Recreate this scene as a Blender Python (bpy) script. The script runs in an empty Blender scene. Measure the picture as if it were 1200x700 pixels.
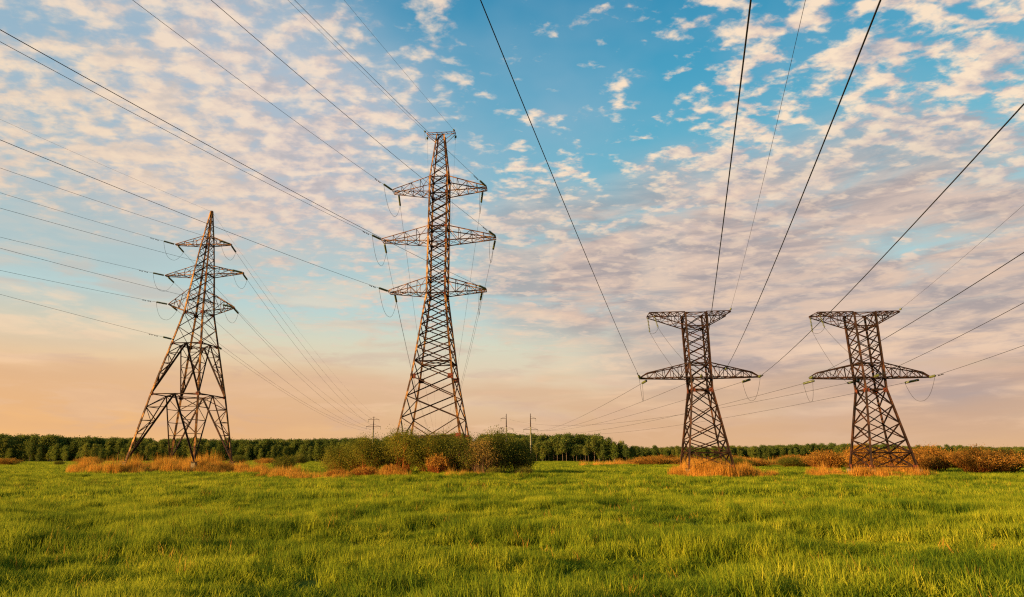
import bpy, math, random
import numpy as np
from mathutils import Vector
R = math.radians
random.seed(7); rng = np.random.default_rng(11)
scene = bpy.context.scene
COL = scene.collection

# ------------------------------------------------------------------ camera
CAM_H, PITCH, FPX, CX, CY = 1.7, R(14.693), 731.8, 576.9, 344.8
cam_d = bpy.data.cameras.new('camera'); cam = bpy.data.objects.new('camera', cam_d); COL.objects.link(cam)
cam_d.sensor_width = 36.0; cam_d.lens = 36.0*FPX/1200.0
cam_d.shift_x = (600-CX)/1200.0; cam_d.shift_y = (CY-350)/1200.0
cam_d.clip_start = 0.1; cam_d.clip_end = 20000
cam.location = (0, 0, CAM_H); cam.rotation_euler = (math.pi/2+PITCH, 0, 0)
scene.camera = cam
_f = np.array([0, math.cos(PITCH), math.sin(PITCH)]); _u = np.array([0, -math.sin(PITCH), math.cos(PITCH)])
def ray(px, py):
    d = _f + (px-CX)/FPX*np.array([1., 0, 0]) + (CY-py)/FPX*_u
    return d/np.linalg.norm(d)

# ------------------------------------------------------------------ sun and exposure
SUN_EL, SUN_AZ = R(11), R(210)          # azimuth measured from +x, counter-clockwise
sun_dir = np.array([math.cos(SUN_EL)*math.cos(SUN_AZ), math.cos(SUN_EL)*math.sin(SUN_AZ), math.sin(SUN_EL)])
sl = bpy.data.lights.new('sun', 'SUN'); sl.energy = 5.0; sl.angle = R(0.6); sl.color = (1.0, 0.70, 0.33)
so = bpy.data.objects.new('sun', sl); COL.objects.link(so)
so.rotation_euler = Vector(sun_dir).to_track_quat('Z', 'Y').to_euler()
scene.view_settings.view_transform = 'Standard'; scene.view_settings.look = 'None'
scene.cycles.filter_width = 1.2; scene.cycles.use_denoising = False
scene.view_settings.exposure = 1.22; scene.view_settings.gamma = 1.0; scene.view_settings.use_curve_mapping = False

# ------------------------------------------------------------------ node helper
class NT:
    def __init__(s, nt): s.nt = nt
    def n(s, t, **k):
        nd = s.nt.nodes.new(t)
        for a, v in k.items(): setattr(nd, a, v)
        return nd
    def set(s, sock, v):
        if hasattr(v, 'is_output') or isinstance(v, bpy.types.NodeSocket): s.nt.links.new(v, sock)
        else: sock.default_value = v
    def m(s, op, a, b=None, c=None, clamp=False):
        nd = s.n('ShaderNodeMath', operation=op, use_clamp=clamp)
        for i, v in enumerate((a, b, c)):
            if v is not None: s.set(nd.inputs[i], v)
        return nd.outputs[0]
    def vm(s, op, a, b=None):
        nd = s.n('ShaderNodeVectorMath', operation=op); s.set(nd.inputs[0], a)
        if b is not None: s.set(nd.inputs[1], b)
        return nd.outputs['Value'] if op in ('DOT_PRODUCT', 'LENGTH') else nd.outputs[0]
    def noise(s, vec, scale, detail=4, rough=.55, dist=0., lac=2.):
        nd = s.n('ShaderNodeTexNoise'); s.set(nd.inputs['Vector'], vec)
        nd.inputs['Scale'].default_value = scale; nd.inputs['Detail'].default_value = detail
        nd.inputs['Roughness'].default_value = rough; nd.inputs['Distortion'].default_value = dist
        nd.inputs['Lacunarity'].default_value = lac
        return nd.outputs[0]
    def step(s, x, a, b):               # smooth 0..1 as x goes a -> b
        nd = s.n('ShaderNodeMapRange', interpolation_type='SMOOTHSTEP'); s.set(nd.inputs[0], x)
        s.set(nd.inputs[1], a); s.set(nd.inputs[2], b)
        return nd.outputs[0]
    def mix(s, f, a, b):
        nd = s.n('ShaderNodeMix', data_type='RGBA'); s.set(nd.inputs[0], f); s.set(nd.inputs[6], a); s.set(nd.inputs[7], b)
        return nd.outputs[2]
    def ramp(s, f, stops):
        nd = s.n('ShaderNodeValToRGB'); s.set(nd.inputs[0], f); cr = nd.color_ramp
        while len(cr.elements) < len(stops): cr.elements.new(.5)
        for e, (p, c) in zip(cr.elements, stops): e.position = p; e.color = (*c, 1)
        return nd.outputs[0]

# ------------------------------------------------------------------ world: Nishita sky with altocumulus
world = bpy.data.worlds.new('World'); scene.world = world; world.use_nodes = True
W = NT(world.node_tree); world.node_tree.nodes.clear()
tc = W.n('ShaderNodeTexCoord'); D = tc.outputs['Generated']
sky = W.n('ShaderNodeTexSky', sky_type='NISHITA'); sky.sun_disc = False
sky.sun_elevation = SUN_EL; sky.sun_rotation = math.pi/2 - SUN_AZ
sky.air_density = 1.0; sky.dust_density = 1.6; sky.ozone_density = 2.0
sep = W.n('ShaderNodeSeparateXYZ'); W.set(sep.inputs[0], D); dx, dy, dz = sep.outputs
el = W.m('MULTIPLY', W.m('ARCSINE', dz), 180/math.pi)
az = W.m('MULTIPLY', W.m('ARCTAN2', dx, dy), 180/math.pi)
zz = W.m('ADD', W.m('MAXIMUM', dz, 0.0), 0.16)
comb = W.n('ShaderNodeCombineXYZ'); W.set(comb.inputs[0], W.m('DIVIDE', dx, zz)); W.set(comb.inputs[1], W.m('DIVIDE', dy, zz)); P = comb.outputs[0]
def blob(px, py, deg, soft=.6):          # 1 inside a patch of sky round a direction
    d = ray(px, py)
    dp = W.vm('DOT_PRODUCT', D, tuple(d))
    return W.step(dp, math.cos(R(deg)), math.cos(R(deg*(1-soft))))
def total(lst):
    t_ = None
    for (px, py, dg, a, sf) in lst:
        v = W.m('MULTIPLY', blob(px, py, dg, sf), a); t_ = v if t_ is None else W.m('ADD', t_, v)
    return t_
wn = W.m('SUBTRACT', W.noise(P, 2.2, 4, .55), .5)
mp = W.n('ShaderNodeMapping'); W.set(mp.inputs[0], P); mp.inputs['Rotation'].default_value = (0, 0, R(-14)); mp.inputs['Scale'].default_value = (.9, 1.2, 1); PW = mp.outputs[0]
def field(vec):
    a = W.noise(vec, 12.5, 5, .52, .2); b = W.noise(vec, 34.0, 4, .55, .2)
    return W.m('ADD', W.m('MULTIPLY', a, .70), W.m('MULTIPLY', b, .30))
F0 = field(PW); F1 = field(W.vm('ADD', PW, (-.030, .030, 0)))
grad = W.m('SUBTRACT', F0, F1)
# puffs of altocumulus: coverage differs from one part of the sky to another
cov = total(((120, 120, 26, .035, .9), (200, 260, 24, .10, .8), (400, 300, 15, .07, .8), (470, 90, 10, .04, .8), (1130, 40, 11, .09, .8), (890, 20, 7, .05, .8), (1010, 210, 19, .045, .8), (860, 290, 13, .09, .8), (1150, 320, 15, .09, .8), (620, 280, 10, .08, .8),
             (620, 40, 9, -.045, .9), (760, 90, 9, .015, .8), (300, 410, 16, -.16, .8), (60, 420, 15, -.30, .8), (1000, 440, 20, -.1, .7)))
cov = W.m('ADD', cov, W.m('MULTIPLY', wn, .24))
dens = W.m('ADD', F0, cov)
dlow = W.step(el, 5.0, 14.0)
westw = blob(120, 200, 40, .7)           # softer, flatter cloud in the west
cloud = W.m('MULTIPLY', W.step(dens, W.m('SUBTRACT', .525, W.m('MULTIPLY', westw, .055)), W.m('ADD', .675, W.m('MULTIPLY', westw, .03))), dlow)
# a smooth thin sheet under and between the puffs
sheet = total(((60, 200, 34, .80, .7), (380, 240, 19, .60, .8), (230, 60, 20, .25, .8), (620, 140, 16, .25, .8), (1150, 270, 18, .22, .8), (900, 330, 14, .40, .8)))
sheet = W.m('MULTIPLY', W.m('ADD', sheet, W.m('MULTIPLY', wn, 1.3)), .80, clamp=True)
sheet = W.m('MULTIPLY', sheet, W.step(el, 12.0, 22.0))
# grey-pink bank low in the east
cs = W.n('ShaderNodeCombineXYZ'); W.set(cs.inputs[0], W.m('MULTIPLY', az, .055)); W.set(cs.inputs[1], W.m('MULTIPLY', el, .28)); cs.inputs[2].default_value = 3.7
sn = W.noise(cs.outputs[0], 1.0, 7, .60, .5); sn2 = W.noise(cs.outputs[0], 2.6, 6, .6, .4)
bank = W.m('MULTIPLY', total(((800, 330, 13, .9, .7), (1010, 330, 15, .95, .7), (640, 310, 9, .8, .8), (1180, 340, 12, .7, .8), (60, 330, 10, .2, .8))), 1.0, clamp=True)
bank = W.m('MULTIPLY', bank, W.step(sn, .26, .50), clamp=True)
# thin stratus streaks in the last degrees above the wood
st = W.m('MULTIPLY', W.step(sn2, .44, .62), W.m('MULTIPLY', W.step(el, .5, 3.0), W.m('SUBTRACT', 1.0, W.step(el, 12.0, 20.0))))
low = W.m('MULTIPLY', W.step(W.m('ADD', W.noise(cs.outputs[0], .55, 5, .55, .3), W.m('MULTIPLY', W.step(el, 9.0, 5.0), .14)), .50, .66), W.m('MULTIPLY', W.step(el, .3, 2.5), W.m('SUBTRACT', 1.0, W.step(el, 6.0, 10.5))))
hz = W.ramp(W.m('DIVIDE', el, 45.0), [(0.0, (.78, .45, .23)), (.07, (.76, .49, .29)), (.15, (.80, .62, .42)), (.22, (.70, .70, .54)), (.29, (.50, .67, .66)), (.40, (.33, .60, .66)), (.54, (.17, .49, .62)), (.72, (.070, .37, .56)), (.90, (.035, .27, .47))])
warmw = W.m('MULTIPLY', W.m('MULTIPLY', W.step(az, 5.0, -50.0), W.m('SUBTRACT', 1.0, W.step(el, 2.0, 13.0))), .85)
hz = W.mix(warmw, hz, (1.12, .58, .17, 1))
nis = W.vm('SCALE', sky.outputs[0]); nis.node.inputs['Scale'].default_value = .10
base = W.mix(.92, nis, hz)
lit = W.m('ADD', W.m('MULTIPLY', grad, 4.5), .64)
lit = W.m('SUBTRACT', lit, W.m('MULTIPLY', W.step(dens, .60, .80), .46))
lit = W.m('ADD', lit, W.m('MULTIPLY', wn, .55), clamp=True)
ccol = W.ramp(lit, [(0.0, (.40, .37, .40)), (.30, (.54, .47, .47)), (.60, (.84, .63, .50)), (1.0, (1.06, .80, .56))])
ccol = W.mix(W.m('MULTIPLY', westw, .38), ccol, (.66, .60, .58, 1))
ccol = W.mix(W.m('MULTIPLY', blob(30, 230, 20, .9), .45), ccol, (1.0, .74, .46, 1))
lowtint = W.m('SUBTRACT', 1.0, W.step(el, 12.0, 28.0))
ccol = W.mix(W.m('MULTIPLY', lowtint, .55), ccol, (.62, .48, .43, 1))
shcol = W.mix(W.step(el, 8.0, 30.0), (.70, .58, .48, 1), (.40, .49, .58, 1))
c1 = W.mix(sheet, base, shcol)
bcol = W.mix(W.step(sn2, .35, .65), (.40, .33, .33, 1), (.70, .52, .43, 1))
c1 = W.mix(W.m('MULTIPLY', bank, .92), c1, bcol)
c2 = W.mix(W.m('MULTIPLY', cloud, W.m('SUBTRACT', .86, W.m('MULTIPLY', bank, .36))), c1, ccol)
scol = W.mix(W.step(sn, .38, .62), (.60, .42, .34, 1), (.98, .68, .44, 1))
c3 = W.mix(W.m('MULTIPLY', st, .42), c2, scol)
c3 = W.mix(W.m('MULTIPLY', low, .50), c3, (.66, .39, .23, 1))
bg = W.n('ShaderNodeBackground'); W.set(bg.inputs[0], c3); bg.inputs[1].default_value = .44
wo = W.n('ShaderNodeOutputWorld'); W.set(wo.inputs[0], bg.outputs[0])

# ------------------------------------------------------------------ materials
def mat(name):
    m = bpy.data.materials.new(name); m.use_nodes = True; m.node_tree.nodes.clear()
    t = NT(m.node_tree); o = t.n('ShaderNodeOutputMaterial'); return m, t, o
def solid(name, stops, scale=3., rough=.7, metal=0., detail=6, coord='Object', bump=0.):
    m, t, o = mat(name); tcn = t.n('ShaderNodeTexCoord'); b = t.n('ShaderNodeBsdfPrincipled')
    n = t.noise(tcn.outputs[coord], scale, detail, .65)
    n = t.step(n, .3, .7)
    t.set(b.inputs['Base Color'], t.ramp(n, stops)); b.inputs['Roughness'].default_value = rough; b.inputs['Specular IOR Level'].default_value = .5 if rough < .6 else .12; b.inputs['Metallic'].default_value = metal
    if bump:
        bp = t.n('ShaderNodeBump'); bp.inputs['Strength'].default_value = bump; t.set(bp.inputs['Height'], t.noise(tcn.outputs[coord], scale*6, 4)); t.set(b.inputs['Normal'], bp.outputs[0])
    t.set(o.inputs[0], b.outputs[0]); return m
def leafy(name, stops, transl=.35, scale=.5, fine=6.0, rnd=.35):
    """thin plant tissue: diffuse plus light coming through; colour varies from place to place and from one plant to the next"""
    m, t, o = mat(name); g = t.n('ShaderNodeNewGeometry'); oi = t.n('ShaderNodeObjectInfo')
    n = t.m('ADD', t.m('MULTIPLY', t.noise(g.outputs['Position'], scale, 3, .6), .6), t.m('MULTIPLY', t.noise(g.outputs['Position'], fine, 2, .5), .4))
    n = t.step(n, .36, .64)
    n = t.m('ADD', t.m('MULTIPLY', n, 1-rnd), t.m('MULTIPLY', t.m('FRACT', t.m('ADD', oi.outputs['Random'], t.m('MULTIPLY', g.outputs['Random Per Island'], .77))), rnd))
    col = t.ramp(n, stops)
    d = t.n('ShaderNodeBsdfDiffuse'); t.set(d.inputs[0], col)
    tr = t.n('ShaderNodeBsdfTranslucent'); t.set(tr.inputs[0], t.mix(.3, col, (.5, .45, .05, 1)))
    mx = t.n('ShaderNodeMixShader'); mx.inputs[0].default_value = transl
    t.set(mx.inputs[1], d.outputs[0]); t.set(mx.inputs[2], tr.outputs[0]); t.set(o.inputs[0], mx.outputs[0]); return m
M = {}
M['rust'] = solid('rusted_steel', [(0, (.018, .009, .005)), (.42, (.075, .031, .012)), (.75, (.24, .105, .030)), (1, (.44, .21, .06))], 1.1, .75, .0)
M['shade_toned_rust'] = solid('shade_toned_rusted_steel', [(0, (.012, .007, .005)), (.6, (.030, .013, .008)), (1, (.085, .032, .014))], 1.1, .7, .0)  # rust darkened further, so the backlit shade of the steel sits in its colour
M['gusset'] = solid('red_rusted_plate', [(0, (.06, .016, .010)), (1, (.19, .045, .02))], 2., .8)
M['glass'] = solid('green_glass_insulator', [(0, (.05, .055, .018)), (1, (.13, .13, .04))], 2., .25)
M['cable'] = solid('weathered_aluminium_cable', [(0, (.014, .012, .012)), (1, (.030, .026, .024))], .5, .75, .0)
M['concrete'] = solid('weathered_concrete', [(0, (.09, .07, .045)), (1, (.24, .18, .10))], 2., .9, bump=.3)
M['pole'] = solid('pale_concrete_pole', [(0, (.12, .10, .06)), (1, (.26, .22, .14))], .6, .9)
M['bark'] = solid('bark', [(0, (.06, .04, .028)), (1, (.20, .12, .07))], 1.2, .9)
M['birch_bark'] = solid('pale_bark', [(0, (.12, .10, .07)), (1, (.30, .26, .19))], 1.5, .9)
M['grass'] = leafy('grass_blades', [(0, (.020, .046, .006)), (.25, (.075, .125, .009)), (.55, (.21, .235, .012)), (.8, (.38, .36, .020)), (1, (.62, .50, .040))], .45, .30, 1.6, .5)
M['dry'] = leafy('dry_reed_stalks', [(0, (.11, .060, .014)), (.4, (.44, .18, .026)), (.75, (.72, .31, .045)), (1, (.86, .48, .11))], .4, .6, 6, .5)
M['willow'] = leafy('willow_leaves', [(0, (.045, .052, .009)), (.5, (.125, .115, .014)), (1, (.30, .22, .026))], .40, .5, 4, .35)
M['willow_dark'] = leafy('dark_shrub_leaves', [(0, (.036, .042, .010)), (.5, (.10, .10, .015)), (1, (.23, .175, .025))], .3, .35, 4, .35)
M['blossom'] = leafy('orange_tinted_leaves', [(0, (.09, .07, .018)), (.5, (.22, .13, .03)), (1, (.42, .24, .06))], .35, .5, 4, .4)
M['red_twig'] = leafy('red_twigs', [(0, (.09, .022, .010)), (.5, (.24, .060, .016)), (1, (.42, .14, .03))], .15, .5, 4, .4)
M['twig'] = solid('brown_twigs', [(0, (.07, .035, .022)), (1, (.20, .09, .045))], 1.5, .9)
M['orange_leaf'] = leafy('orange_brown_leaves', [(0, (.11, .050, .010)), (.5, (.36, .150, .024)), (1, (.60, .28, .045))], .3, .3, 3, .35)
M['pine'] = leafy('pine_needles', [(0, (.035, .052, .014)), (.5, (.085, .105, .020)), (1, (.20, .17, .030))], .2, .05, .6, .4)
M['birch'] = leafy('birch_leaves', [(0, (.060, .085, .015)), (.5, (.12, .14, .022)), (1, (.24, .20, .03))], .35, .05, .6, .4)

gm, t, o = mat('field_soil'); g = t.n('ShaderNodeNewGeometry'); b = t.n('ShaderNodeBsdfDiffuse')
n = t.step(t.m('ADD', t.m('MULTIPLY', t.noise(g.outputs['Position'], .05, 4, .6), .5), t.m('MULTIPLY', t.noise(g.outputs['Position'], 1.2, 5, .7), .5)), .38, .62)
t.set(b.inputs[0], t.ramp(n, [(0, (.040, .060, .010)), (.6, (.085, .105, .014)), (1, (.15, .15, .02))])); t.set(o.inputs[0], b.outputs[0]); M['ground'] = gm

# ------------------------------------------------------------------ object helpers
def tag(o, label=None, cat=None, group=None, kind=None):
    if label: o['label'] = label
    if cat: o['category'] = cat
    if group: o['group'] = group
    if kind: o['kind'] = kind
    return o
def empty(name, loc=(0, 0, 0), rz=0.):
    o = bpy.data.objects.new(name, None); COL.objects.link(o); o.location = loc; o.rotation_euler = (0, 0, rz); o.empty_display_size = .5; return o
def mesh(name, V, F, material, parent=None, smooth=False, link=True):
    me = bpy.data.meshes.new(name)
    V = np.asarray(V, dtype=np.float32).reshape(-1, 3)
    if isinstance(F, np.ndarray):
        k = F.shape[1]; nf = len(F)
        me.vertices.add(len(V)); me.vertices.foreach_set('co', V.ravel())
        me.loops.add(nf*k); me.loops.foreach_set('vertex_index', F.astype(np.int32).ravel())
        me.polygons.add(nf); me.polygons.foreach_set('loop_start', np.arange(nf, dtype=np.int32)*k); me.polygons.foreach_set('loop_total', np.full(nf, k, np.int32))
        me.update(calc_edges=True)
    else:
        me.from_pydata([tuple(map(float, v)) for v in V], [], F); me.update()
    me.materials.append(M[material] if isinstance(material, str) else material)
    if smooth: me.polygons.foreach_set('use_smooth', np.ones(len(me.polygons), bool))
    o = bpy.data.objects.new(name, me)
    if link: COL.objects.link(o)
    if parent is not None: o.parent = parent
    return o

class MB:
    """collects steel angles, boxes and round rods, and links them as one mesh"""
    def __init__(s): s.V = []; s.F = []
    def angle(s, a, b, w, hint=(0, 0, 1)):       # rolled L section from a to b
        a = Vector(a); b = Vector(b); d = (b-a)
        if d.length < 1e-4: return
        d.normalize(); h = Vector(hint)
        x = d.cross(h)
        if x.length < .05: x = d.cross(Vector((.3, 1, .1)))
        x.normalize(); y = x.cross(d).normalized(); t = w*.16
        sec = [(0, 0), (w, 0), (w, t), (t, t), (t, w), (0, w)]
        i = len(s.V)
        for p in (a, b):
            for u, v in sec: s.V.append(p + x*(u-w*.3) + y*(v-w*.3))
        for k in range(6): s.F.append((i+k, i+(k+1) % 6, i+6+(k+1) % 6, i+6+k))
        s.F.append((i, i+1, i+2, i+3)); s.F.append((i, i+3, i+4, i+5)); s.F.append((i+9, i+8, i+7, i+6)); s.F.append((i+11, i+10, i+9, i+6))
    def rod(s, pts, r, n=6, caps=True):
        pts = [Vector(p) for p in pts]; m = len(pts); i = len(s.V)
        rs = r if hasattr(r, '__len__') else [r]*m
        for k, p in enumerate(pts):
            d = (pts[min(k+1, m-1)]-pts[max(k-1, 0)])
            d = d.normalized() if d.length > 1e-9 else Vector((0, 0, 1))
            x = d.cross(Vector((0, 0, 1)));  x = x.normalized() if x.length > .02 else Vector((1, 0, 0)); y = d.cross(x).normalized()
            for j in range(n):
                a = 2*math.pi*j/n; s.V.append(p + (x*math.cos(a)+y*math.sin(a))*rs[k])
        for k in range(m-1):
            for j in range(n): s.F.append((i+k*n+j, i+k*n+(j+1) % n, i+(k+1)*n+(j+1) % n, i+(k+1)*n+j))
        if caps: s.F.append(tuple(i+j for j in range(n))[::-1]); s.F.append(tuple(i+(m-1)*n+j for j in range(n)))
    def box(s, c, sx, sy, sz, rz=0.):
        i = len(s.V); ca, sa = math.cos(rz), math.sin(rz)
        for z in (-1, 1):
            for x, y in ((-1, -1), (1, -1), (1, 1), (-1, 1)):
                u, v = x*sx/2, y*sy/2; s.V.append(Vector((c[0]+u*ca-v*sa, c[1]+u*sa+v*ca, c[2]+z*sz/2)))
        s.F += [(i+3, i+2, i+1, i), (i+4, i+5, i+6, i+7), (i, i+1, i+5, i+4), (i+1, i+2, i+6, i+5), (i+2, i+3, i+7, i+6), (i+3, i, i+4, i+7)]
    def build(s, name, material, parent=None, smooth=False): return mesh(name, [tuple(v) for v in s.V], s.F, material, parent, smooth)

# ------------------------------------------------------------------ ground
TOWERS = {1: (-40.89, 85, -6.42), 2: (-6.54, 72, -5.44), 3: (21.15, 64, -6.10), 4: (38.56, 64, -4.08)}
_ph = rng.uniform(0, 6.28, (60,)); _dr = rng.uniform(0, 6.28, (60,))
def ground(x, y):
    """height of the field: long swells, furrow-like hollows, low mounds under the pylons"""
    x = np.asarray(x, float); y = np.asarray(y, float); h = np.full(np.broadcast(x, y).shape, -.35)
    for k in range(26):
        wl = 2.6*1.16**k if k < 16 else 30+8*(k-16); a = _dr[k]
        if k < 16: a = .35*math.sin(a*3)                    # crests run mostly across the view
        amp = .023*wl**.45
        h = h + amp*np.sin(2*math.pi*(x*math.sin(a)+y*math.cos(a))/wl + _ph[k] + 1.2*np.sin(x/(wl*1.7)+_ph[k+20]) + .9*np.sin(y/(wl*1.3)+_ph[k+30]))*(.5+.5*np.sin(x/(wl*2.3)+_ph[k+33])*np.sin(y/(wl*2.9)+_ph[k+10]))
    for tx, ty, s_, r_ in ((-40.9, 85, .55, 8.5), (-6.5, 70, .35, 9.), (21.1, 64, .18, 5.), (38.6, 64, .18, 5.)):
        q = ((x-tx)**2+(y-ty)**2)/r_**2; h = h + s_*np.exp(-q*q)
    far = np.clip((y-130)/200, 0, 1); h = h + far*.25
    return h
rr = np.concatenate([[0.], np.geomspace(2.0, 260, 340), np.geomspace(270, 9000, 40)]); th = np.linspace(R(15), R(165), 420)
th = np.concatenate([th, np.linspace(R(170), R(370), 30)])
RR, TH = np.meshgrid(rr, th, indexing='ij'); GX = RR*np.cos(TH); GY = RR*np.sin(TH); GZ = ground(GX, GY)
GZ = np.where(RR > 400, -.35+.25, GZ)
ni, nj = RR.shape; idx = np.arange(ni*nj).reshape(ni, nj)
q = np.stack([idx[:-1, :], idx[1:, :], np.roll(idx, -1, 1)[1:, :], np.roll(idx, -1, 1)[:-1, :]], -1).reshape(-1, 4)
gnd = mesh('ground', np.stack([GX, GY, GZ], -1), q, 'ground', smooth=True); tag(gnd, kind='structure')

# ------------------------------------------------------------------ scatter of plants nobody could count
SRC = bpy.data.collections.new('plant_sources')          # never linked to the scene
def scatter(name, pts, rotz, scl, variants, idx_, tilt=None):
    """one object: a mesh of points, each carrying one of the plant meshes"""
    me = bpy.data.meshes.new(name); me.vertices.add(len(pts)); me.vertices.foreach_set('co', np.asarray(pts, np.float32).ravel())
    n = len(pts); rot = np.zeros((n, 3), np.float32); rot[:, 2] = rotz
    if tilt is not None: rot[:, :2] = tilt
    for an, ty, key, arr in (('rot', 'FLOAT_VECTOR', 'vector', rot), ('scl', 'FLOAT_VECTOR', 'vector', scl)):
        at_ = me.attributes.new(an, ty, 'POINT'); at_.data.foreach_set(key, np.asarray(arr, np.float32).ravel())
    at_ = me.attributes.new('pick', 'INT', 'POINT'); at_.data.foreach_set('value', np.asarray(idx_, np.int32))
    me.update(); o = bpy.data.objects.new(name, me); COL.objects.link(o)
    c = bpy.data.collections.new(name+'_source')
    for k, v in enumerate(variants):
        v.name = 'source_%03d' % k + name; c.objects.link(v)
    ng = bpy.data.node_groups.new(name+'_scatter', 'GeometryNodeTree')
    ng.interface.new_socket('Geometry', in_out='INPUT', socket_type='NodeSocketGeometry'); ng.interface.new_socket('Geometry', in_out='OUTPUT', socket_type='NodeSocketGeometry')
    gi = ng.nodes.new('NodeGroupInput'); go = ng.nodes.new('NodeGroupOutput'); ci = ng.nodes.new('GeometryNodeCollectionInfo')
    ci.inputs['Collection'].default_value = c; ci.inputs['Separate Children'].default_value = True; ci.inputs['Reset Children'].default_value = True
    ip = ng.nodes.new('GeometryNodeInstanceOnPoints'); mp = ng.nodes.new('GeometryNodeMeshToPoints')
    def na(nm, ty):
        a = ng.nodes.new('GeometryNodeInputNamedAttribute'); a.data_type = ty; a.inputs['Name'].default_value = nm
        return [s for s in a.outputs if s.enabled and s.name == 'Attribute'][0]
    L = ng.links.new
    L(gi.outputs[0], mp.inputs[0]); L(mp.outputs[0], ip.inputs['Points']); L(ci.outputs[0], ip.inputs['Instance']); ip.inputs['Pick Instance'].default_value = True
    L(na('pick', 'INT'), ip.inputs['Instance Index']); L(na('rot', 'FLOAT_VECTOR'), ip.inputs['Rotation']); L(na('scl', 'FLOAT_VECTOR'), ip.inputs['Scale'])
    L(ip.outputs[0], go.inputs[0]); md = o.modifiers.new('scatter', 'NODES'); md.node_group = ng
    return o

def blades(n, rad, hmin, hmax, wid, bend, seed, segs=3, lean=(0., 0.), name='tuft', material='grass', square=False):
    """n curved, tapering blades round the origin"""
    r = np.random.default_rng(seed)
    a = r.uniform(0, 2*np.pi, n); q = rad*np.sqrt(r.uniform(0, 1, n)); bx, by = q*np.cos(a), q*np.sin(a)
    if square: bx, by = r.uniform(-rad, rad, n), r.uniform(-rad, rad, n)
    h = r.uniform(hmin, hmax, n); fa = r.uniform(0, 2*np.pi, n); w = wid*r.uniform(.6, 1.3, n); bd = bend*r.uniform(.2, 1.3, n)*h
    ba = r.uniform(0, 2*np.pi, n); V = np.zeros((n, 2*segs+1, 3), np.float32)
    for k in range(segs+1):
        tt = k/segs; zz_ = h*(tt-.18*bd/h*tt**3); off = bd*tt**2
        cx = bx+np.cos(ba)*off+lean[0]*h*tt**1.5; cy = by+np.sin(ba)*off+lean[1]*h*tt**1.5
        if k < segs:
            ww = w*(1-.55*tt)
            V[:, 2*k] = np.stack([cx-np.cos(fa)*ww, cy-np.sin(fa)*ww, zz_], -1); V[:, 2*k+1] = np.stack([cx+np.cos(fa)*ww, cy+np.sin(fa)*ww, zz_], -1)
        else: V[:, 2*k] = np.stack([cx, cy, zz_], -1)
    F = []; base_ = (np.arange(n)*(2*segs+1))[:, None]
    for k in range(segs-1):
        F.append(base_+np.array([2*k, 2*k+1, 2*k+3])); F.append(base_+np.array([2*k, 2*k+3, 2*k+2]))
    F.append(base_+np.array([2*segs-2, 2*segs-1, 2*segs]))
    return mesh(name, V.reshape(-1, 3), np.concatenate(F), material, link=False)

def vnoise(x, y, s, seed):
    """smooth value noise 0..1 for placing plants"""
    r = np.random.default_rng(seed); T = r.uniform(0, 1, (64, 64)); x = np.asarray(x)/s+200; y = np.asarray(y)/s+200
    i, j = np.floor(x).astype(int), np.floor(y).astype(int); u, v = x-i, y-j; u = u*u*(3-2*u); v = v*v*(3-2*v)
    g_ = lambda a, b_: T[a % 64, b_ % 64]
    return (g_(i, j)*(1-u)+g_(i+1, j)*u)*(1-v)+(g_(i, j+1)*(1-u)+g_(i+1, j+1)*u)*v
def wedge(n, y0, y1, margin=3., side=None):
    """n points spread over the part of the field between two distances that the camera (and a step beside it) sees"""
    y = np.sqrt(rng.uniform(y0*y0, y1*y1, n)); x = rng.uniform(-1, 1, n)*.87*y + .03*y
    x = x*(1+margin/y); return x, y
def grass_layer(name, n, y0, y1, variants, smin, smax, keep=None):
    x, y = wedge(n, y0, y1)
    if keep is not None: k = keep(x, y); x, y = x[k], y[k]
    z = ground(x, y)-.02
    hn = .55*vnoise(x, y*1.8, 2.6, 3)+.30*vnoise(x, y*1.5, .9, 4)+.15*vnoise(x, y, 9, 5)
    hn = np.clip((hn-.30)/.36, 0, 1)
    s = smin+(smax-smin)*hn; sz = s*rng.uniform(.85, 1.15, len(x))
    sc = np.stack([np.full(len(x), 1.), np.full(len(x), 1.), sz], -1)
    til = np.stack([rng.normal(0, .12, len(x)), rng.normal(.03, .12, len(x))], -1)
    return scatter(name, np.stack([x, y, z], -1), rng.uniform(0, 6.28, len(x)), sc, variants, rng.integers(0, len(variants), len(x)), til)
near_v = [blades(72, .24, .22, .46, .0068, .34, 100+k, 4) for k in range(9)]
o = grass_layer('grass', 17000, 4.5, 30, near_v, .34, 1.28); tag(o, 'tall uncut green grass filling the near field', 'grass', kind='stuff')
mid_v = [blades(66, .42, .20, .46, .012, .34, 200+k, 3) for k in range(8)]
o = grass_layer('grass', 24000, 28, 72, mid_v, .36, 1.25); tag(o, 'green grass of the middle of the field before the pylons', 'grass', kind='stuff')
far_v = [blades(90, 1.1, .20, .45, .022, .35, 300+k, 2) for k in range(5)]
o = grass_layer('grass', 42000, 68, 270, far_v, .55, 1.1, keep=lambda x, y: (y < 260)); tag(o, 'flat green grass beyond the pylons up to the wood', 'grass', kind='stuff')

straw_v = [blades(7, .16, .38, .72, .0042, .25, 400+k, 4, material='dry') for k in range(5)]
o = grass_layer('dry_grass_stalks', 2600, 5, 60, straw_v, .5, 1.0, keep=lambda x, y: vnoise(x, y, 3.1, 41) > .45); tag(o, 'thin dry stalks standing here and there in the green grass', 'grass', kind='stuff')
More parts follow.
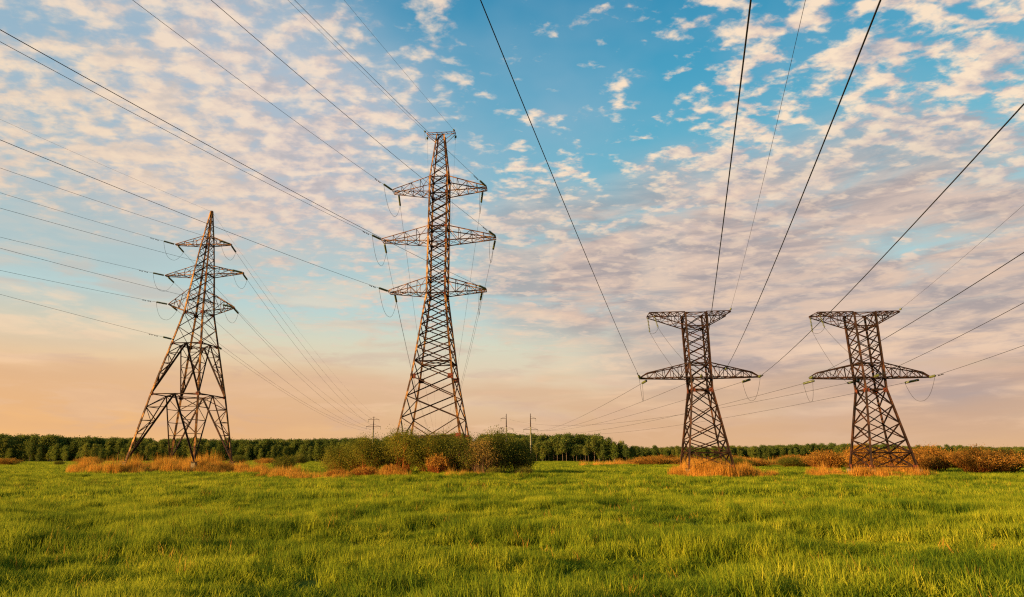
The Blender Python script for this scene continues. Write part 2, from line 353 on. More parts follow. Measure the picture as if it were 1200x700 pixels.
# ------------------------------------------------------------------ dry reeds
def reed_variants(seed, h=1.5, n=46, rad=.5, wid=.011, m='dry'):
    return [blades(n, rad*1.15, h*.3, h*(.8+.12*k), wid, .14, seed+k, 3, material=m) for k in range(4)]
def reed_bed(label, spots, n, hv, seed, smin=.6, smax=1.1):
    """spots: (x, y, rx, ry) ellipses"""
    xs, ys = [], []
    ar = np.array([s[2]*s[3] for s in spots]); ar = ar/ar.sum()
    for (cx, cy, rx, ry), a in zip(spots, ar):
        m = max(3, int(n*a)); q = np.sqrt(rng.uniform(0, 1, m)); th_ = rng.uniform(0, 6.28, m)
        xs.append(cx+rx*q*np.cos(th_)); ys.append(cy+ry*q*np.sin(th_))
    x = np.concatenate(xs); y = np.concatenate(ys)
    k = vnoise(x, y, 1.6, seed+9) > .30; k = k | (seed in (3, 4)); x, y = x[k], y[k]
    s = (smin*.7+(smax-smin*.7)*np.clip(vnoise(x, y, 2.0, seed+5)*1.5-.25, 0, 1))*rng.uniform(.75, 1.1, len(x))
    o = scatter('dry_reeds', np.stack([x, y, ground(x, y)-.02], -1), rng.uniform(0, 6.28, len(x)), np.stack([s, s, s*rng.uniform(.8, 1.2, len(x))], -1), hv, rng.integers(0, len(hv), len(x)), rng.normal(0, .07, (len(x), 2)))
    return tag(o, label, 'reeds', kind='stuff')
rv = reed_variants(500, 1.95, 60); rv2 = reed_variants(520, 1.0, 40, .5, .012); rv3 = reed_variants(540, 1.7, 44, .8, .018)
reed_bed('bright dry orange reeds round the feet of the wide-legged pylon', [(-41, 84, 9, 6), (-35, 81, 6, 3.5), (-48.5, 82, 4.5, 3.5), (-43, 77.5, 5.5, 1.8), (-28, 83, 4, 2)], 2100, rv, 1, .55, 1.1)
reed_bed('dry reeds in front of the thicket under the tallest pylon', [(-17, 63.5, 3, 1.2), (-21, 70, 5, 3), (-12, 61.5, 5, .8), (-3, 61, 2.5, .6)], 420, reed_variants(505, 1.35, 50, .45), 2, .5, 1.0)
reed_bed('dry orange reeds under the low pylon nearer the thicket', [(20.9, 63, 3.6, 3.2), (24.5, 63.5, 3.2, 2.4)], 900, reed_variants(510, 1.55, 60, .45), 3, .6, 1.1)
reed_bed('dry orange reeds under the low pylon beside the orange bushes', [(38, 62.6, 3.6, 2.6), (34.2, 66, 2.2, 2), (41.5, 64, 2, 2)], 620, reed_variants(515, 1.35, 56, .45), 4, .5, 1.05)
reed_bed('long bank of dry orange reeds between the far wood and the low pylons', [(45, 150, 22, 4), (62, 150, 20, 4), (30, 165, 8, 3)], 1500, rv3, 5, .9, 1.25)

# ------------------------------------------------------------------ steel lattice towers
def lerp(a, b, t): return a+(b-a)*t
class Tower:
    def __init__(s, name, label, group, t, prof, gusset=True):
        X, Y, a = TOWERS[t]; s.rz = R(a); s.o = empty(name, (X, Y, 0), s.rz); s.X, s.Y = X, Y; tag(s.o, label, 'pylon', group); s.prof = prof
    def w(s, z):
        p = s.prof
        for (z0, w0), (z1, w1) in zip(p, p[1:]):
            if z <= z1: return lerp(w0, w1, (z-z0)/(z1-z0))
        return p[-1][1]
    def c(s, sx, sy, z): k = s.w(z); return Vector((sx*k, sy*k, z))
    def world(s, p):
        ca, sa = math.cos(s.rz), math.sin(s.rz); return Vector((s.X+p[0]*ca-p[1]*sa, s.Y+p[0]*sa+p[1]*ca, p[2]))
    def legs(s, wd, m, foot=.55):
        for sx, sy in ((-1, -1), (1, -1), (1, 1), (-1, 1)):
            b = MB(); zs = [z for z, _ in s.prof]
            for z0, z1 in zip(zs, zs[1:]): b.angle(s.c(sx, sy, z0), s.c(sx, sy, z1), wd if z0 < zs[-1]*.6 else wd*.8, (-sx, sy*.3, 0))
            zf = zs[0]; p = s.c(sx, sy, zf); b.box((p.x, p.y, zf-.03), wd*3.2, wd*3.2, .06)
            b.build('leg', m, s.o)
            f = MB(); g0 = float(ground(*s.world(p)[:2]))
            f.box((p.x, p.y, (zf-.06+g0-.3)/2), .50, .50, zf-.06-g0+.3); f.box((p.x, p.y, g0+.02), .8, .8, .25)
            fo = f.build('foundation', 'concrete', s.o); 
    faces = [((-1, -1), (1, -1)), ((1, -1), (1, 1)), ((1, 1), (-1, 1)), ((-1, 1), (-1, -1))]
    def panels(s, b, zs, w, horiz=(), offset=True):
        for fi, (A, B) in enumerate(s.faces):
            n = Vector((A[0]+B[0], A[1]+B[1], 0)).normalized()
            for z0, z1 in zip(zs, zs[1:]):
                e = n*(w*.4)
                b.angle(s.c(*A, z0), s.c(*B, z1), w, n); b.angle(s.c(*B, z0)-e, s.c(*A, z1)-e, w, n)
            for z in horiz: b.angle(s.c(*A, z)-n*w, s.c(*B, z)-n*w, w*1.1, n)
        for z in horiz: b.angle(s.c(-1, -1, z), s.c(1, 1, z), w*.8); b.angle(s.c(1, -1, z), s.c(-1, 1, z), w*.8)
    def plates(s, zs, size, m='gusset'):
        for z in zs:
            for sx in (-1, 1):
                for sy in (-1, 1):
                    b = MB(); p = s.c(sx, sy, z); b.box((p.x-sx*size*.35, p.y+sy*.03, z), size, .025, size*.9); b.box((p.x+sx*.03, p.y-sy*size*.35, z), .025, size, size*.9)
                    b.build('gusset_plate', m, s.o)
    def arm(s, side, L, zt, zb, ztop, tipw=.5, n=4, w=.07, m='rust', tipd=.22, round_end=False, xlace=True):
        """a truss from the body out to x = side*L; lower chords level, upper chords falling to the tip"""
        b = MB(); low, up = [], []
        for sy in (-1, 1):
            pb = s.c(side, sy, zb); pt = s.c(side, sy, ztop)
            tl = Vector((side*L, sy*tipw, zt-tipd*.5)); tu = Vector((side*L, sy*tipw, zt+tipd*.5))
            lo = [pb.lerp(tl, k/n) for k in range(n+1)]
            if round_end: uk = [pt.lerp(Vector((side*L*.88, sy*lerp(s.w(zb), tipw, .86), zt+.48)), min(1, k/(n-1))) for k in range(n)]+[tu]
            else: uk = [pt.lerp(tu, k/n) for k in range(n+1)]
            for P_ in (lo, uk):
                for a_, c_ in zip(P_, P_[1:]): b.angle(a_, c_, w*1.35, (0, sy, 0))
            for k in range(n+1):
                if k: b.angle(lo[k], uk[k], w*.8, (0, sy, 0))
                if k < n:
                    if k % 2: b.angle(lo[k], uk[k+1], w*.8, (0, sy, 0))
                    else: b.angle(uk[k], lo[k+1], w*.8, (0, sy, 0))
            low.append(lo); up.append(uk)
        for k in range(n+1):
            b.angle(low[0][k], low[1][k], w*.8); b.angle(up[0][k], up[1][k], w*.7)
            if k < n:
                b.angle(low[0][k], low[1][k+1], w*.75)
                if xlace: b.angle(low[1][k]+Vector((0, 0, w)), low[0][k+1]+Vector((0, 0, w)), w*.75)
        return b.build('crossarm', m, s.o)

def insulator(parent, a, b, r=.125, m='glass', yoke=True):
    """string of cap-and-pin discs from a to b"""
    a = Vector(a); b = Vector(b); L = (b-a).length; n = max(6, int(L/.15)); pts = []; rs = []
    for k in range(n):
        for f, q_ in ((.05, .3), (.30, 1.), (.45, .92), (.60, .32)):
            pts.append(a.lerp(b, (k+f)/n)); rs.append(r*q_)
    mb = MB(); mb.rod([a]+pts+[b], [r*.25]+rs+[r*.25], 8); return mb.build('insulator_string', m, parent, True)
def loop(parent, a, b, dip, r=.02, out=(0, 0, 0), name='jumper_wire'):
    a = Vector(a); b = Vector(b); o_ = Vector(out)
    mb = MB(); mb.rod([a.lerp(b, k/16)+(Vector((0, 0, -dip))+o_)*(1-abs(2*k/16-1)**2.4) for k in range(17)], r, 5); return mb.build(name, 'cable', parent)

def cable(label, group, pts, r):
    mb = MB(); mb.rod(pts, r, 5)
    o = mb.build('overhead_cable', 'cable'); o.data.polygons.foreach_set('use_smooth', np.ones(len(o.data.polygons), bool)); return tag(o, label, 'cable', group)
def inv(T, p):
    x, y = p[0]-T.X, p[1]-T.Y; ca, sa = math.cos(T.rz), math.sin(T.rz); return Vector((x*ca+y*sa, -x*sa+y*ca, p[2]))

def near_wire(T, tip, Q, vp, label, group, slen=2.3, r=.0165, k=.00055, string=True, length=190, ear=False):
    """a conductor that leaves the crossarm tip, comes towards and over the camera and hangs in a parabola through sight line Q"""
    A = T.world(tip); d = ray(*vp); h = Vector((-d[0], -d[1], 0)).normalized(); rq = ray(*Q)
    # where the sight line crosses the vertical plane through A along h
    n = Vector((-h.y, h.x, 0)); s_ = (A.x*n.x+A.y*n.y)/(rq[0]*n.x+rq[1]*n.y); Pq = Vector(rq)*s_+Vector((0, 0, CAM_H))
    s_ = (A.x*n.x+A.y*n.y)/(rq[0]*n.x+rq[1]*n.y)
    L = (Pq-A); tq = h.dot(Vector((L.x, L.y, 0)))
    b = (Pq.z-A.z-k*tq*tq)/tq
    f = lambda t_: Vector((A.x+h.x*t_, A.y+h.y*t_, A.z+b*t_+k*t_*t_))
    print('wire', label[:60], 'tq %.0f z %.1f slope %.3f' % (tq, Pq.z, b))
    t0 = slen if string else 0.
    E_ = inv(T, f(t0))
    if string: insulator(T.o, inv(T, f(.25)), E_, .13 if not ear else .10)
    ts = [t0+(length-t0)*(i/44)**1.25 for i in range(45)]
    o = cable(label, group, [f(t_) for t_ in ts], r)
    if not ear:
        for q_ in (1.1, 1.9):
            mb = MB(); c0 = f(t0+q_)-Vector((0, 0, .10)); mb.rod([c0-h*.24, c0-h*.12, c0-h*.11, c0+h*.11, c0+h*.12, c0+h*.24], [.05, .05, .015, .015, .05, .05], 6)
            mb.build('vibration_damper', 'cable', o)
    return E_
def far_wire(T, tip, B, sag, label, group, slen=2.3, r=.0165, string=True, hang=0.):
    A = T.world(tip); A.z -= hang; B = Vector(B); n_ = 40; Lh = (Vector((B.x, B.y, 0))-Vector((A.x, A.y, 0))).length
    f = lambda u: A.lerp(B, u)-Vector((0, 0, 4*sag*u*(1-u)))
    u0 = slen/Lh if string else 0.; E_ = inv(T, f(u0))
    if string: insulator(T.o, inv(T, f(.25/Lh)), E_, .13)
    o = cable(label, group, [f(u0+(1-u0)*i/n_) for i in range(n_+1)], r)
    return E_

# ---- tallest pylon (behind the willow thicket)
T2 = Tower('lattice_pylon', 'tallest rusty lattice pylon with three wide crossarms, rising behind the green thicket', None, 2,
           [(.55, 4.02), (4.0, 3.48), (10.55, 2.33), (20.4, 1.13), (35.4, 1.10), (41.5, .46)])
T2.legs(.21, 'rust')
b = MB(); T2.panels(b, [.7, 4.0], .10, (4.0,))
for A, B in T2.faces:
    mid = (T2.c(*A, 4.0)+T2.c(*B, 4.0))/2; b.angle(mid, T2.c(*A, 5.96), .10); b.angle(mid, T2.c(*B, 5.96), .10)
T2.panels(b, [5.96, 8.34, 10.55, 12.32, 13.9, 15.3, 16.6, 17.9, 19.2, 20.4], .12, (12.32,))
T2.panels(b, [20.4+15*k/12 for k in range(13)], .095, (20.5, 22.4, 26.9, 28.9, 33.2, 35.4)); T2.panels(b, [35.4, 36.8, 38.1, 39.3, 40.4, 41.5], .07, (41.5,))
b.build('body_lattice', 'shade_toned_rust', T2.o); T2.plates((4.0, 10.55), .62); T2.plates((20.4, 22.4, 27.0, 28.9, 33.3, 35.4), .30)
ARM2 = {'lower': (5.85, 20.95, 20.5, 22.4), 'middle': (6.98, 27.5, 27.0, 28.9), 'upper': (5.88, 33.97, 33.4, 35.4)}
for nm, (L, zt, zb, zp) in ARM2.items():
    for sd in (-1, 1): T2.arm(sd, L, zt, zb, zp, .5, 4, .075, 'rust')
b = MB()
for sy in (-.25, .25):
    b.angle((-1.85, sy, 41.82), (1.85, sy, 41.82), .09); 
    for sd in (-1, 1): b.angle((sd*.55, sy*2, 40.6), (sd*1.85, sy, 41.75), .07)
for k in range(7): b.angle((-1.85+k*.617, -.25, 41.82), (-1.85+k*.617+(.3 if k < 6 else 0), .25, 41.82), .06)
b.build('earth_wire_beam', 'rust', T2.o)
VP2 = (830, 540); g2n = 'cables coming overhead to the tallest pylon'; g2f = 'cables going away from the tallest pylon'
GX0, GY0 = -19.5, 232.
near2 = {('upper', -1): (155, 0), ('middle', -1): (0, 49), ('lower', -1): (0, 164), ('upper', 1): (345, 0), ('middle', 1): (247, 0), ('lower', 1): (0, 35)}
side2 = {-1: 'on the side of the wide-legged pylon', 1: 'on the side of the low pylons'}
for i, ((nm, sd), Q) in enumerate(near2.items()):
    L, zt, zb, zp = ARM2[nm]
    e1 = near_wire(T2, (sd*L, -.5, zt), Q, VP2, 'cable overhead to %s arm of tallest pylon, %s' % (nm, side2[sd]), g2n)
    e2 = far_wire(T2, (sd*(L-(.55 if nm != 'middle' else .1)), .5, zt-.15), (GX0+sd*(2.5 if nm == 'middle' else 1.6)+(.6 if nm == 'upper' else 0), GY0, 8.6), 3.2, 'cable leaving %s arm of tallest pylon, %s' % (nm, side2[sd]), g2f, r=.016)
    loop(T2.o, e1, e2, 2.6, .018, (sd*-.1, 0, 0))
for sd, Q in ((-1, (337, 0)), (1, (403, 0))):
    e1 = near_wire(T2, (sd*1.85, -.25, 41.85), Q, VP2, 'earth wire overhead to tallest pylon peak, %s' % side2[sd], g2n, slen=.6, r=.012, ear=True)
    e2 = far_wire(T2, (sd*1.85, .25, 41.7), (GX0+sd*.9, GY0, 9.4), 2.0, 'earth wire leaving tallest pylon peak, %s' % side2[sd], g2f, slen=.6, r=.008)
    loop(T2.o, e1, e2, .7, .012)

# ---- wide-legged pylon
T1 = Tower('lattice_pylon', 'rusty lattice pylon with wide braced legs, pointed peak and three short crossarms', None, 1,
           [(1.25, 4.56), (9.8, 3.30), (16.7, 2.12), (21.1, 1.38), (26.7, .98), (31.2, .62), (36.4, .10)])
T1.legs(.28, 'rust')
b = MB()
for A, B in T1.faces:
    n = Vector((A[0]+B[0], A[1]+B[1], 0)).normalized()
    for z0, z1, nn in ((1.25, 9.8, 5), (9.8, 16.7, 5)):
        a0, b0, a1, b1 = T1.c(*A, z0), T1.c(*B, z0), T1.c(*A, z1), T1.c(*B, z1); mid = (a1+b1)/2
        for s0, s1 in ((a0, a1), (b0, b1)):
            b.angle(s0, mid, .18, n)
            for k in range(1, nn):
                p, q_ = s0.lerp(s1, k/nn), s0.lerp(mid, k/nn); b.angle(p, q_, .09, n)
                b.angle(q_ if k % 2 else p, (s0.lerp(s1, (k+1)/nn) if k % 2 else s0.lerp(mid, (k+1)/nn)), .09, n)
        b.angle(a1, b1, .13, n); b.angle(a1.lerp(mid, .0), a1, .1)
    m9 = [(T1.c(*A, z)+T1.c(*B, z))/2 for z in (9.8, 16.7)]
for z in (9.8, 16.7):
    ms = [(T1.c(*A, z)+T1.c(*B, z))/2 for A, B in T1.faces]
    for k in range(4): b.angle(ms[k], ms[(k+1) % 4], .09)
T1.panels(b, [16.7, 19.0, 21.1], .08, (21.1,)); T1.panels(b, [21.1, 22.6, 24.0, 25.4, 26.7, 27.9, 29.1, 30.2, 31.2], .075, (23.0, 26.7, 28.0, 31.2))
T1.panels(b, [31.2, 32.2, 33.2, 34.2, 35.2, 36.2], .055, (32.4,))
b.build('body_lattice', 'shade_toned_rust', T1.o); T1.plates((9.8, 16.7, 21.1), .45); T1.plates((26.7, 31.2), .28)
b = MB(); b.box((0, 0, 36.45), .3, .3, .12); b.build('peak_cap', 'shade_toned_rust', T1.o)
ARM1 = {('upper', -1): (4.87, 31.5, 31.2, 32.5), ('upper', 1): (3.6, 31.2, 31.2, 32.5), ('middle', -1): (5.8, 26.85, 26.6, 28.0), ('middle', 1): (5.87, 26.9, 26.6, 28.0), ('lower', -1): (4.7, 22.6, 21.3, 24.6), ('lower', 1): (5.05, 21.9, 21.2, 24.2)}
for (nm, sd), (L, zt, zb, zp) in ARM1.items(): T1.arm(sd, L, zt, zb, zp, .16, 3, .075, 'rust', .12)
P1 = (-46.8, 250.)
VP1 = (870, 540); g1n = 'cables coming overhead to the wide-legged pylon'; g1f = 'cables going away from the wide-legged pylon'
near1 = {('upper', -1): (0, 226), ('middle', -1): (0, 278), ('lower', -1): (0, 317), ('upper', 1): (0, 197), ('middle', 1): (0, 244), ('lower', 1): (0, 291)}
side1 = {-1: 'on its outer side', 1: 'on the side of the tallest pylon'}
for (nm, sd), Q in near1.items():
    L, zt, zb, zp = ARM1[(nm, sd)]
    e1 = near_wire(T1, (sd*L, -.15, zt), Q, VP1, 'cable overhead to %s arm of wide-legged pylon, %s' % (nm, side1[sd]), g1n, slen=2.0, r=.017)
    zb_ = {'upper': 16.2, 'middle': 13.6, 'lower': 13.6}[nm]; xb = {'upper': 1.5, 'middle': 2.4, 'lower': 1.3}[nm]
    e2 = far_wire(T1, (sd*L*.97, .15, zt-.05), (P1[0]+sd*xb, P1[1], zb_-.9), 3.4, 'cable leaving %s arm of wide-legged pylon, %s' % (nm, side1[sd]), g1f, slen=2.0, r=.017)
    loop(T1.o, e1, e2, 1.9, .017, (sd*.2, 0, 0))
near_wire(T1, (0, 0, 36.4), (0, 140), VP1, 'thin faint earth wire overhead to the pointed peak of the wide-legged pylon', g1n, slen=.5, r=.009, ear=True, string=False)
far_wire(T1, (0, 0, 36.4), (P1[0], P1[1], 18.3), 2.5, 'thin earth wire from the pointed peak of the wide-legged pylon to the far pole', g1f, r=.009, string=False)
e1 = near_wire(T1, (-2.1, -2.0, 17.2), (0, 345), VP1, 'lowest cable overhead, meeting the upper legs of the wide-legged pylon', g1n, slen=1.6, r=.015)
e2 = far_wire(T1, (2.0, 2.0, 16.9), (P1[0]+.4, P1[1], 11.4), 2.6, 'lowest cable leaving the upper legs of the wide-legged pylon towards the far pole', g1f, slen=1.6, r=.013)

# ---- the two low pylons
def low_pylon(t, label):
    T = Tower('lattice_pylon', label, 'pair of low broad-armed lattice pylons', t, [(.72, 2.12), (8.4, 1.0), (9.6, 1.02), (16.3, 1.07)])
    T.legs(.18, 'shade_toned_rust'); b = MB()
    T.panels(b, [.72, 2.21, 3.45, 5.0, 6.75, 8.4], .105, (2.21, 8.4)); T.panels(b, [8.4, 9.6, 11.05], .09, (9.6, 11.05))
    T.panels(b, [11.05, 12.0, 13.0, 14.0, 14.9], .085, (14.9,)); T.panels(b, [14.9, 16.3], .07, (16.3,))
    for A, B in T.faces:      # light sill beam near the ground
        b.angle(T.c(*A, .85), T.c(*B, .85), .10)
    b.build('body_lattice', 'shade_toned_rust', T.o); T.plates((.85, 8.3), .42); T.plates((9.6, 11.05, 14.9, 16.2), .28, 'shade_toned_rust')
    for sd in (-1, 1): T.arm(sd, 5.9, 9.66, 9.6, 11.05, .10, 6, .075, 'shade_toned_rust', .10, True)
    for sd, L in ((-1, 4.7), (1, 3.5)):
        b = MB(); k4 = 5 if sd < 0 else 4; top = [[], []]; bot = [[], []]
        for i, sy in enumerate((-1, 1)):
            for k in range(k4+1):
                u = k/k4; top[i].append(Vector((sd*lerp(1.07, L, u), sy*1.06, 16.34))); bot[i].append(Vector((sd*lerp(1.04, L, u), sy*lerp(1.04, 1.06, u), lerp(14.9, 16.22, u))))
            for P_ in (top[i], bot[i]): b.angle(P_[0], P_[-1], .09)
            for k in range(1, k4+1): b.angle(top[i][k], bot[i][k], .055); b.angle(top[i][k-1] if k % 2 else bot[i][k-1], bot[i][k] if k % 2 else top[i][k], .055)
        for k in range(1, k4+1):
            b.angle(top[0][k], top[1][k], .06); b.angle(top[0][k-1], top[1][k], .055); b.angle(top[1][k-1], top[0][k], .055); b.angle(bot[0][k-1], bot[1][k], .05)
        b.build('top_crossarm', 'shade_toned_rust', T.o)
    return T
T3 = low_pylon(3, 'low broad-armed rusty pylon standing in dry reeds nearer the green thicket')
T4 = low_pylon(4, 'low broad-armed rusty pylon on concrete blocks beside the orange bushes')
VP3 = (811, 541)
def low_lines(T, which, Qs, pole, earth):
    gn = 'cables coming overhead to the %s' % which; gf = 'cables going away from the %s' % which
    sdn = {-1: 'arm end nearer the thicket', 1: 'arm end farther from the thicket'}
    for sd, Q, po in ((-1, Qs[0], pole[0]), (1, Qs[2], pole[2])):
        e1 = near_wire(T, (sd*5.9, 0, 9.62), Q, VP3, 'cable overhead to the %s, %s' % (which, sdn[sd]), gn, slen=1.6)
        e2 = far_wire(T, (sd*5.2, .3, 9.45), po, 3.4 if T is T4 else 1.6, 'cable beyond the %s, %s' % (which, sdn[sd]), gf, slen=2.0, r=.017)
        loop(T.o, e1, e2, 2.2, .015, (sd*-.1, 0, 0))
    e1 = near_wire(T, (0, -1.05, 9.6), Qs[1], VP3, 'cable overhead to the middle of the %s' % which, gn, slen=1.6)
    e2 = far_wire(T, (-.3, 1.05, 9.5), pole[1], 3.4 if T is T4 else 1.8, 'cable beyond the middle of the %s' % which, gf, slen=2.0, r=.017)
    a1, a2 = Vector((-4.6, 1.0, 16.2)), Vector((-4.1, -.2, 16.2)); s1, s2 = Vector((-4.45, 1.25, 14.7)), Vector((-3.75, -.1, 14.9))
    insulator(T.o, a1, s1, .11); insulator(T.o, a2, s2, .11)
    loop(T.o, s1, e2, .5, .014); loop(T.o, s2, e1, .5, .014); loop(T.o, s1, s2, .35, .014)
    near_wire(T, (3.5, -1.06, 16.45), earth, VP3, 'thin earth wire overhead to the top beam of the %s' % which, gn, slen=.5, r=.009, ear=True)
low_lines(T3, 'low pylon beside the thicket', ((563, 0), (880, 0), (1200, 122)), ((15.0+.9, 250, 12.0), (15.0, 250, 12.0), (15.0+2.9, 250, 12.0)), (944, 0))
low_lines(T4, 'low pylon beside the orange bushes', ((1200, 296), (1200, 355), (1200, 405)), ((5.5-2.8, 250, 12.0), (5.5+1.2, 250, 16.3), (5.5+2.5, 250, 12.0)), (1200, 240))
near_wire(T3, (2.6, -.5, 10.4), (1032, 0), VP3, 'single cable overhead to mid arm of low pylon beside the thicket', 'cables coming overhead to the low pylon beside the thicket', slen=.6, r=.018, ear=True)

# ------------------------------------------------------------------ far concrete poles and a small gantry
def far_pole(x, y, top, label, up_side, z1, z2):
    o = empty('concrete_pole', (x, y, float(ground(x, y)))); tag(o, label, 'utility pole', 'far concrete line poles'); z0 = float(ground(x, y))
    b = MB(); b.rod([(0, 0, -.5), (0, 0, 10), (0, 0, (top-z0)*.72)], [.34, .29, .24], 10); b.build('shaft', 'pole', o)
    b = MB(); b.rod([(0, 0, (top-z0)*.72), (0, 0, top-z0)], [.21, .11], 8); b.build('mast_top', 'shade_toned_rust', o)
    b = MB(); b.angle((-2.9, 0, z2-z0), (2.9, 0, z2-z0), .13); b.angle((-2.9, 0, z2-z0), (0, 0, z2-z0+1.0), .07); b.angle((2.9, 0, z2-z0), (0, 0, z2-z0+1.0), .07); b.build('crossarm', 'shade_toned_rust', o)
    b = MB(); us = (-1, 1) if up_side == 0 else (up_side,)
    for s_ in us: b.angle((0, 0, z1-z0), (s_*2.2, 0, z1-z0), .12); b.angle((s_*2.2, 0, z1-z0), (0, 0, z1-z0+.9), .06)
    b.build('crossarm', 'shade_toned_rust', o)
    for (xx, zz_) in [(-2.8, z2), (2.8, z2)]+[(s_*2.1, z1) for s_ in us]: insulator(o, (xx, 0, zz_-z0-.05), (xx, 0, zz_-z0-1.05), .10)
far_pole(5.5, 250, 18.5, 'pale concrete pole with two crossarms, half hidden by the thicket edge', -1, 16.6, 12.6)
far_pole(15.0, 250, 18.6, 'pale concrete pole with two crossarms, clear of the thicket in front of the pine wood', 1, 16.6, 12.4)
far_pole(-46.6, 250, 17.4, 'concrete pole poking up above the willows between the two tall pylons', 0, 16.2, 13.5)
o = empty('line_gantry', (GX0, GY0, float(ground(GX0, GY0)))); tag(o, 'small steel line gantry hidden behind the thicket, its thin mast just showing', 'gantry')
z0 = o.location.z; b = MB()
for sx in (-4, 4):
    for a_, c_ in ((-.4, -.4), (.4, -.4), (.4, .4), (-.4, .4)): b.angle((sx+a_, c_, 0), (sx+a_*.4, c_*.4, 9-z0), .1)
    for k in range(6):
        z_ = k*1.5; b.angle((sx-.4, -.4, z_), (sx+.35, -.35, z_+1.5), .06); b.angle((sx+.4, .4, z_), (sx-.35, .35, z_+1.5), .06)
b.build('post', 'shade_toned_rust', o); b = MB(); b.box((0, 0, 9-z0), 8.4, .35, .35); b.build('beam', 'shade_toned_rust', o)
b = MB(); b.rod([(1.7, 0, 9-z0), (1.7, 0, 12.6-z0)], [.08, .05], 6); b.build('mast', 'shade_toned_rust', o)

# ------------------------------------------------------------------ shrubs
def leaf_quads(C, size, r, aspect=.5, up=.0):
    """a small four-cornered leaf at each point of C, turned at random"""
    n = len(C); d = r.normal(size=(n, 3)); d[:, 2] += up; d /= np.linalg.norm(d, axis=1)[:, None]
    e = np.cross(d, r.normal(size=(n, 3))); e /= np.linalg.norm(e, axis=1)[:, None]
    s = size*r.uniform(.6, 1.35, n)[:, None]
    V = np.stack([C-d*s, C+e*s*aspect, C+d*s, C-e*s*aspect], 1)
    return V.reshape(-1, 3), np.arange(n*4).reshape(n, 4)
def make_shrub(seed, rx, ry, h, stems, leaves, leaf, lm, tm, low=.30, twigr=.012):
    """(foliage, twigs): stems fanning out of one rootstock, leaves clustered along their upper part"""
    r = np.random.default_rng(seed); C = []; tb = MB()
    lobes = r.uniform(0, 6.28, 5)
    for k in range(stems):
        a = r.uniform(0, 6.28); q_ = math.sqrt(r.uniform(0, 1)); lob = 1+.16*math.sin(2*a+lobes[0])+.10*math.sin(5*a+lobes[1])
        hz = h*(1-.42*q_**2.6)*r.uniform(.80, 1.04)*(1+.10*math.sin(3*a+lobes[2])*q_)
        tip = np.array([math.cos(a)*q_*rx*lob, math.sin(a)*q_*ry*lob, hz]); root = np.array([math.cos(a)*q_*rx*.42, math.sin(a)*q_*ry*.42, -.05])
        mid = root*.45+tip*.55+np.array([0, 0, h*.10])+r.normal(0, .05*h, 3)*[1, 1, .3]
        cv = lambda u: (1-u)**2*root+2*u*(1-u)*mid+u*u*tip
        if k < stems*.75:
            tb.rod([cv(u) for u in (0, .3, .6, .95)], [twigr*1.6, twigr*1.3, twigr, twigr*.5], 3, False)
            for _ in range(3):
                u = r.uniform(.12, .75); p = cv(u); tb.rod([p, p+(cv(min(1, u+.25))-p)*.9+r.normal(0, .12*h, 3)*[1, 1, .5]], [twigr*.8, twigr*.4], 3, False)
        m = int(leaves/stems); u = low+(1-low)*np.sqrt(r.uniform(0, 1, m)); pts = np.stack([cv(x_) for x_ in u]); sp = .085*h*(.4+u)[:, None]
        cl = r.normal(0, 1, (m, 3)); C.append(pts+cl*sp*[1, 1, .8])
        if r.uniform() < .35: # stray shoots above the outline
            uu = r.uniform(.9, 1.12, 18); C.append(np.stack([cv(x_) for x_ in uu])+r.normal(0, .05, (18, 3)))
    C = np.concatenate(C); C[:, 2] = np.maximum(C[:, 2], .06)
    V, F = leaf_quads(C, leaf, r, .45, .5)
    f = mesh('foliage', V, F, lm, link=False); t_ = mesh('stems', [tuple(v) for v in tb.V], tb.F, tm, link=False)
    return f, t_
def place_shrub(name, label, cat, proto, x, y, rz, s, group=None):
    """a copy of a shrub with copies of its parts"""
    o = empty(name, (x, y, float(ground(x, y))-.03), rz); o.scale = s if hasattr(s, '__len__') else (s, s, s); tag(o, label, cat, group)
    for p_ in proto: c_ = p_.copy(); COL.objects.link(c_); c_.parent = o
    return o
A_ = [make_shrub(600+k, 2.7, 2.2, 3.9, 170, 22000, .062, 'willow', 'red_twig', .34) for k in range(3)]
Bd = [make_shrub(620+k, 2.5, 2.2, 3.8, 170, 22000, .064, 'willow_dark', 'twig', .22) for k in range(2)]
Cr = [make_shrub(640, 1.3, 1.0, 1.9, 260, 2200, .045, 'orange_leaf', 'red_twig', .60, .011)]
Bl = [make_shrub(650, 1.4, 1.1, 3.4, 90, 6000, .060, 'blossom', 'twig', .45)]
Yo = [make_shrub(660, 1.4, 1.2, 2.3, 90, 6000, .055, 'willow', 'twig', .25)]
G_ = 'shrubs of the thicket under the tallest pylon'
